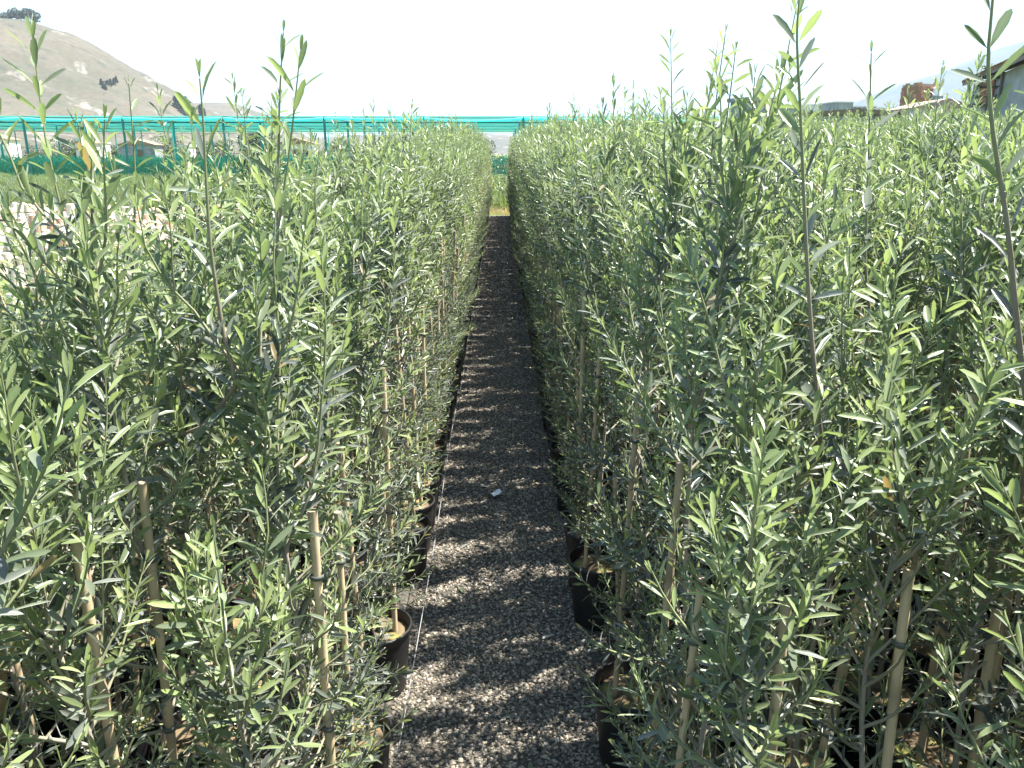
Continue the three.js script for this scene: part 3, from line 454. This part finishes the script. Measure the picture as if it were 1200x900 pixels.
function hillMesh(name, prof, z, zf, zb, step, ampl, colour) {
  // prof: pixels of the skyline; the ridge stands at depth z, the slope runs down to zf in front and zb behind
  const P = prof.map(([x, y]) => atZ(x, y, z)), xa = P[0].x, xb = P[P.length - 1].x, nx = Math.round((xb - xa) / step), nz = Math.round((zb - zf) / step);
  const ridge = (x) => { for (let k = 0; k + 1 < P.length; k++) if (x <= P[k + 1].x) { const t = clamp((x - P[k].x) / (P[k + 1].x - P[k].x)); return lerp(P[k].y, P[k + 1].y, t); } return P[P.length - 1].y; };
  const height = (x, zz) => { const d = zz < z ? smooth(zf, z, zz) : 1 - 0.8 * smooth(z, zb, zz), h = Math.max(-2, ridge(x)), kx = zz < z ? 1 : 1; return h * Math.pow(d, 0.85) * kx + fbm(x * ampl[1], zz * ampl[1], 4, 5) * ampl[0] * d - 0.5; };
  const G = new Geo();
  for (let j = 0; j <= nz; j++) for (let i = 0; i <= nx; i++) { const x = lerp(xa, xb, i / nx), zz = lerp(zf, zb, j / nz); G.v(V(x, height(x, zz), -zz), UP, typeof colour === 'function' ? colour(x, zz) : UP1); }
  for (let j = 0; j < nz; j++) for (let i = 0; i < nx; i++) { const a = j * (nx + 1) + i; G.t(a, a + 1, a + nx + 2); G.t(a, a + nx + 2, a + nx + 1); }
  const g = G.build(); g.computeVertexNormals(); let m = M.vc;
  if (typeof colour !== 'function') { g.deleteAttribute('color'); const p = g.attributes.position, uv = []; for (let k = 0; k < p.count; k++) uv.push((p.getX(k) - xa) / (xb - xa), (-p.getZ(k) - zf) / (zb - zf)); g.setAttribute('uv', new THREE.Float32BufferAttribute(uv, 2)); m = skin(colour, xa, zf, xb - xa, zb - zf, 900); }
  tag(mesh(name, g, m), null, null, null, 'structure'); return height;
}
{
  const hl = hillMesh('hill', [[-520, 60], [-330, 20], [-160, 8], [-60, 22], [0, 26], [45, 27], [62, 33], [80, 40], [105, 56], [150, 84], [200, 115], [235, 134], [275, 156], [330, 180]], 620, 190, 900, 3.6, [7, 0.03], 1);
  const h2 = hillMesh('hill', [[150, 168], [200, 140], [235, 121], [275, 121], [300, 130], [330, 150], [420, 178]], 1150, 800, 1500, 9, [5, 0.01], 2);
  hillMesh('mountain', [[860, 182], [940, 150], [990, 124], [1030, 108], [1075, 93], [1120, 78], [1160, 64], [1205, 47], [1290, 18], [1400, -20], [1600, -40], [1800, 40]], 2600, 1700, 3300, 24, [30, 0.003], (x, z) => { const f = fbm(x * 0.003, z * 0.004, 3, 5); return col(0.035, 0.06, 0.05).lerp(col(0.075, 0.09, 0.08), smooth(-0.15, 0.3, f)); });
  hillMesh('hill', [[180, 180], [300, 166], [420, 158], [560, 157], [680, 160], [800, 154], [900, 146], [1010, 150], [1120, 176]], 1700, 1350, 2100, 14, [6, 0.006], 3);
  const r = rng(55), tone = col(0.045, 0.065, 0.03), on = (px, z, H, R, label, group, shape, h = hl) => { const p = atZ(px, 100, z); p.y = h(p.x, z) - 0.3; tree('hill_tree', label, group, p, H, R, Math.round(px * 31 + z), tone, shape); };
  for (const [px, dz] of [[2, 0], [9, 5], [16, -4], [22, 3], [28, -6], [33, 4], [40, 0], [47, -5], [54, 4]]) on(px, 615 + dz, lerp(6, 9.5, r()), lerp(3, 4.5, r()), 'dark tree in the grove on the hill summit', 'grove on the summit', 0);
  const onSlope = (px, py) => { for (let z = 200; z < 620; z += 1.5) { const p = atZ(px, py, z); if (p.y <= hl(p.x, z)) return z; } return 560; };
  for (const [px, dz] of [[119, 0], [122, -6], [126, 4], [130, -3], [134, 2], [137, 6]]) on(px, onSlope(px, 101) + dz, lerp(4, 6.5, r()), lerp(1.3, 2, r()), 'slim dark tree in the small clump halfway up the hillside', 'clump on the hillside', 1);
  for (const [px, dz] of [[204, 0], [207, 6], [211, -4], [215, 5], [219, 0], [223, -8], [232, 10], [235, 0]]) on(px, 600 + dz, lerp(8, 12, r()), lerp(2.4, 3.6, r()), 'tall dark conifer on the low shoulder of the hill', 'conifers on the hill shoulder', 1);
  // trees and houses on the flat beyond the net house
  for (const [px, z, H, R, k] of [[40, 150, 2.6, 2.2, 0], [72, 125, 3.0, 2.4, 0], [84, 141, 3.4, 2.0, 0], [141, 132, 2.7, 1.6, 0], [196, 150, 3.6, 2.9, 0], [243, 138, 2.9, 1.8, 0], [262, 128, 3.3, 2.6, 0], [301, 112, 4.4, 2.2, 0], [333, 150, 3.0, 2.5, 0], [395, 142, 3.6, 2.2, 0], [433, 128, 2.8, 2.0, 0], [482, 155, 4.1, 3.0, 0], [530, 136, 3.0, 1.9, 0], [562, 150, 3.8, 2.8, 0], [640, 140, 3.4, 2.3, 0]]) { const p = atZ(px, 180, z); p.y = 0; tree('field_tree', 'round bushy tree on the flat land behind the net house', 'trees behind the net house', p, H, R, px + 7, col(0.12, 0.145, 0.085), k); }
}

// ---------------------------------------------------------------- buildings
function wallTex(seed, base, amp, stain) { const n = 256, d = new Uint8Array(n * n * 4); for (let j = 0; j < n; j++) for (let i = 0; i < n; i++) { const u = i / n, v = j / n, f = fbm(u * 6 + seed, v * 6, seed, 5), s = fbm(u * 22, v * 3 + seed, 2, 3); const k = 1 + f * amp - Math.max(0, s) * stain; for (let q = 0; q < 3; q++) d[(j * n + i) * 4 + q] = clamp(base[q] * k * 255, 0, 255); d[(j * n + i) * 4 + 3] = 255; } const t = new THREE.DataTexture(d, n, n); t.colorSpace = THREE.SRGBColorSpace; t.wrapS = t.wrapT = THREE.RepeatWrapping; t.magFilter = THREE.LinearFilter; t.needsUpdate = true; return t; }
const plaster = std(0xffffff, 0.95, { map: wallTex(1, [0.86, 0.84, 0.8], 0.3, 0.2) }), concrete = std(0xffffff, 0.95, { map: wallTex(5, [0.52, 0.54, 0.56], 0.4, 0.4) }), brickPlain = std(0xffffff, 0.95, { map: wallTex(9, [0.55, 0.36, 0.27], 0.5, 0.25) }), glass = std(col(0.03, 0.035, 0.045), 0.15), tileM = [0, 1, 2].map((k) => std(col(lerp(0.2, 0.33, k / 2), lerp(0.15, 0.22, k / 2), lerp(0.1, 0.14, k / 2)), 0.95)), doorM = std(col(0.12, 0.09, 0.07), 0.7), trimM = std(col(0.6, 0.58, 0.54), 0.9);
function house(name, label, group, pos, turn, w, h, d, o2 = {}) {
  const o = thing(name, label, o2.cat ?? 'house', group, pos); o.rotation.y = turn;
  mesh('wall', box(w, h, d, 0, h / 2, 0), o2.wall ?? plaster, o);
  if (o2.flat) { mesh('roof', box(w + 0.3, 0.2, d + 0.3, 0, h + 0.1, 0), o2.roof ?? trimM, o); }
  else { const rh = o2.rise ?? w * 0.16, s = new THREE.Shape([[-w / 2 - 0.3, 0], [w / 2 + 0.3, 0], [0, rh]].map(([x, y]) => new THREE.Vector2(x, y))); mesh('roof', new THREE.ExtrudeGeometry(s, { depth: d + 0.5, bevelEnabled: false }).translate(0, h + 0.003, -d / 2 - 0.25), o2.roof ?? tileM[1], o); }
  for (const [x, y, ww, wh] of o2.win ?? []) { const g = mesh('window', box(ww + 0.16, wh + 0.16, 0.08, x, y, d / 2 + 0.042), trimM, o); mesh('pane', box(ww, wh, 0.04, x, y, d / 2 + 0.075), glass, g); }
  if (o2.door !== undefined) mesh('door', box(0.95, 2.05, 0.09, o2.door, 1.03, d / 2 + 0.048), doorM, o);
  return o;
}
const flatAt = (px, z) => { const p = atZ(px, 180, z); p.y = 0; return p; };
house('farm_building', 'white gabled farm building seen under the net roof beside the hill foot', null, flatAt(-12, 118), 0.2, 6.5, 3.4, 5, { win: [[1.5, 1.9, 0.8, 0.9]], door: -1 });
house('field_cottage', 'small white cottage behind the net house posts next to another', null, flatAt(106, 126), -0.1, 2.6, 3.0, 3, { win: [[0, 1.7, 0.7, 0.8]] });
house('field_shed', 'pale flat-roofed shed standing next to a white cottage in the fields', null, flatAt(117, 128), 0.1, 2.2, 3.0, 3, { flat: 1, cat: 'shed', door: 0 });
house('field_barn', 'grey barn with a low roof between trees behind the net house', null, flatAt(166, 122), 0.1, 5, 2.7, 4, { wall: concrete, cat: 'barn', door: 0.5 });
house('pump_house', 'bright white little pump house among the field trees', null, flatAt(218, 98), -0.2, 1.6, 2.3, 1.6, { flat: 1, cat: 'shed', door: 0 });
house('field_house', 'white house with a red roof behind the net house crop', null, flatAt(350, 118), 0.1, 5, 2.8, 4, { win: [[-1.2, 1.6, 0.8, 0.9], [1.2, 1.6, 0.8, 0.9]], door: 0 });
// beyond the wide block
{
  const top = (py, z) => atZ(586, py, z).y;
  house('concrete_shed', 'grey concrete shed with a flat top behind the olive tips', null, flatAt(882, 46).add(V(0, 0, -1)), 0.5, 1.6, top(118, 46), 1.6, { wall: concrete, flat: 1, roof: concrete, cat: 'shed', win: [[0, 3.0, 0.5, 0.4]] });
  const townC = [concrete, plaster, concrete];
  [[922, 150, 3.4, 128], [946, 172, 4.6, 124], [973, 146, 3.2, 121], [1001, 162, 4.2, 126], [1026, 150, 3, 128]].forEach(([px, z, w, py], k) => { const h = top(py, z), win = []; for (let y = 3.6; y < h - 0.6; y += 2.9) for (let x = -w / 2 + 1.1; x < w / 2 - 0.5; x += 1.7) win.push([x, y, 0.7, 1.1]); house('town_house', 'pale flat-roofed house between the concrete shed and the brick tower', 'town houses under the mountain', flatAt(px, z), 0.1 * ((k % 3) - 1), w, h, 6, { wall: townC[k % 3], flat: 1, win }); });
  house('long_store', 'long low store with a brown roof in front of the town houses', null, flatAt(985, 52), -0.06, 9.5, top(136, 52), 4, { wall: concrete, rise: 0.35, cat: 'store', roof: tileM[0], win: [[-3, 2.2, 0.9, 0.7], [0.5, 2.2, 0.9, 0.7], [3.2, 2.2, 0.9, 0.7]] });
  house('brick_annex', 'low annex with a pinkish tiled roof below the brick tower', null, flatAt(1082, 50), -0.05, 3.4, top(128, 50), 4, { wall: plaster, rise: 0.5, cat: 'annex', roof: std(col(0.42, 0.3, 0.25), 0.95), door: 0.6 });
  // unfinished brick tower: courses of single bricks on the faces that show
  const zt = 58, tw = 1.75, b0 = flatAt(1069, zt), H = top(97, zt), o = thing('brick_tower', 'square unfinished brick tower with an open uneven top', 'tower', null, b0); o.rotation.y = 0.35;
  mesh('core', box(tw - 0.1, H - 0.1, tw - 0.1, 0, (H - 0.1) / 2, 0), std(col(0.3, 0.24, 0.2), 1), o);
  const br = [0, 1, 2].map((k) => std(col(lerp(0.27, 0.42, k / 2), lerp(0.14, 0.22, k / 2), lerp(0.09, 0.14, k / 2)), 0.95)), bg = box(0.33, 0.23, 0.06), r = rng(66);
  for (let y = H - 0.125, row = 0; y > H - 2.0; y -= 0.25, row++) for (let f = 0; f < 2; f++) for (let i = 0; i < 5; i++) { if (row === 0 && r() < 0.3) continue; const m = mesh('brick', bg, br[Math.floor(r() * 3)], o), u = -tw / 2 + 0.18 + i * 0.347 + (row % 2 ? 0.02 : -0.02); if (f) { m.position.set(-tw / 2 + 0.02 + r() * 0.012, y, u); m.rotation.y = Math.PI / 2; } else m.position.set(u, y, tw / 2 - 0.02 + r() * 0.012); }
  const tk = thing('water_tank', 'white water tank standing beside the brick tower', 'tank', null, flatAt(1088, 57)); const ty = top(112, 57); mesh('frame', box(0.6, ty, 0.6, 0, ty / 2, 0), concrete, tk); mesh('tank', new THREE.CylinderGeometry(0.28, 0.28, 0.5, 18).translate(0, ty + 0.25, 0), std(col(0.8, 0.8, 0.78), 0.5), tk); mesh('lid', new THREE.CylinderGeometry(0.14, 0.29, 0.1, 18).translate(0, ty + 0.555, 0), std(col(0.75, 0.75, 0.75), 0.5), tk);
}
{ // the house with the tiled roof: a long wall running towards the viewer, eave along it
  const A = atZ(1141, 99, 46), B = atZ(1203, 75, 35), hgt = (A.y + B.y) / 2, dir = B.clone().sub(A); dir.y = 0; const L = dir.length() + 7; dir.normalize();
  const o = thing('tiled_house', 'old grey house with a weathered tiled roof and bare brick patch', 'house', null, V(A.x, 0, A.z)); o.rotation.y = Math.atan2(-dir.z, dir.x);   // local +x runs along the wall
  const D = 7, sideZ = -1;                                            // the body lies on the far side
  const away = V(0, 1, 0).cross(dir), s = away.x > 0 ? 1 : -1;        // local z pointing right = body side
  const body = (z) => -s * z;
  mesh('wall', box(L, hgt, D, L / 2, hgt / 2, body(D / 2)), concrete, o);
  mesh('brick_patch', box(3.6, 1.15, 0.06, 4.2, hgt - 0.75, body(-0.028)), brickPlain, o);
  for (const [x, y, w, h] of [[2.2, 2.5, 1.2, 1.3], [6.6, 2.3, 1.4, 1.7], [10.5, 2.4, 1.2, 1.4]]) { const g = mesh('window', box(w, h, 0.08, x, y, body(-0.04)), doorM, o); mesh('pane', box(w - 0.2, h - 0.2, 0.05, x, y, body(-0.065)), glass, g); }
  mesh('downpipe', new THREE.CylinderGeometry(0.07, 0.07, hgt, 8).translate(7.9, hgt / 2, body(-0.1)), std(col(0.1, 0.08, 0.07), 0.6), o);
  const slope = 0.36, roofG = new THREE.Group(); roofG.name = 'roof'; o.add(roofG);
  const half = D / 2 + 0.5, rise = half * slope;
  const sh = new THREE.Shape([[-0.5, -0.03], [D / 2, rise - 0.03], [D + 0.5, -0.03], [D / 2, rise - 0.18], [-0.5, -0.18]].map(([x, y]) => new THREE.Vector2(x, y)));
  mesh('roof_deck', new THREE.ExtrudeGeometry(sh, { depth: L + 0.3, bevelEnabled: false }).rotateY(Math.PI / 2).scale(1, 1, -body(1)).translate(-0.3, hgt + 0.16, 0), doorM, roofG);
  // rows of half-round tiles on the slope that shows
  const r = rng(19), tg = new THREE.CylinderGeometry(0.1, 0.12, 0.5, 7, 1, true, 0, Math.PI).rotateZ(Math.PI / 2).rotateX(-Math.PI / 2); tg.rotateY(Math.PI / 2);
  const tm = tileM.map((m) => { const q = m.clone(); q.side = THREE.DoubleSide; return q; });
  let n = 0;
  for (let x = -0.2; x < L && n < 300; x += 0.26) for (let k = 0; k < 6 && n < 300; k++, n++) { const u = -0.5 + k * 0.44 + 0.2, t = mesh('tile', tg, tm[Math.floor(r() * 3)], roofG); t.position.set(x + (r() - 0.5) * 0.03, hgt + 0.16 + (u + 0.5) * slope + 0.02 + r() * 0.01, body(u)); t.rotation.x = (body(1) > 0 ? -1 : 1) * Math.atan(slope); t.rotation.y = (r() - 0.5) * 0.06; }
}
{ // tiered conifer in front of the tiled house
  const z = 40, p = flatAt(1146, z), H = atZ(1146, 74, z).y, o = thing('tiered_conifer', 'dark conifer with flat tiers of branches beside the tiled house', 'tree', null, p), B = new Geo(), G = new Geo(), r = rng(91);
  tube(B, [V(0, 0, 0), V(0, H * 0.5, 0.03), V(0, H, 0)], [0.12, 0.08, 0.015], BARK_OLD, 7);
  for (let y = 1.6; y < H; y += 0.42) { const L = lerp(1.35, 0.2, (y - 1.6) / (H - 1.6)); for (let k = 0; k < 7; k++) { const a = k / 7 * 6.283 + y * 3 + r() * 0.4, e = V(Math.cos(a) * L, y - 0.1 * L + 0.12 * r(), Math.sin(a) * L), b = V(0, y, 0); tube(B, [b, e], [0.018, 0.005], BARK_OLD, 4); for (let q = 0; q < 34; q++) { const t = lerp(0.15, 1.05, Math.sqrt(r())), d = V(Math.cos(a) + (r() - 0.5) * 1.6, (r() - 0.3) * 0.5, Math.sin(a) + (r() - 0.5) * 1.6).normalize(); leafInto(G, { base: b.clone().lerp(e, t), d, n: perp(d, r), len: 0.2, wid: 0.035, curl: 0, fold: 0.2, c: col(0.03, 0.05, 0.022).multiplyScalar(lerp(0.7, 1.4, r())) }); } } }
  mesh('trunk', B.build(), M.bark, o); mesh('crown', G.build(), M.leaf, o);
  const yg = [col(0.2, 0.24, 0.05), col(0.25, 0.25, 0.06), col(0.16, 0.2, 0.05)], r2 = rng(4);
  [[1012, 44, 2.9], [1030, 43, 3.2], [1050, 45, 3.3], [1072, 44, 2.8], [960, 42, 2.6], [1100, 42, 2.5]].forEach(([px, zz, h], k) => { const g = thing('yellow_shrub', 'yellow-green bush along the far side of the wide sapling block', 'bush', 'yellow-green bushes', flatAt(px, zz)); mesh('foliage', clump(70 + k, 900, 0.95, h, 0.16, 0.055, yg, 0.5).build(), M.leaf, g).userData.kind = 'stuff'; const S = new Geo(); for (let q = 0; q < 6; q++) { const a = r2() * 6.3; tube(S, [V(0, 0, 0), V(Math.cos(a) * 0.5, h * 0.8, Math.sin(a) * 0.5)], [0.03, 0.01], BARK_OLD, 5); } mesh('stem', S.build(), M.bark, g); });
}
console.log('saplings', single.length, rest.length, 'clay', counts.clay_pot);
renderer.render(scene, camera);
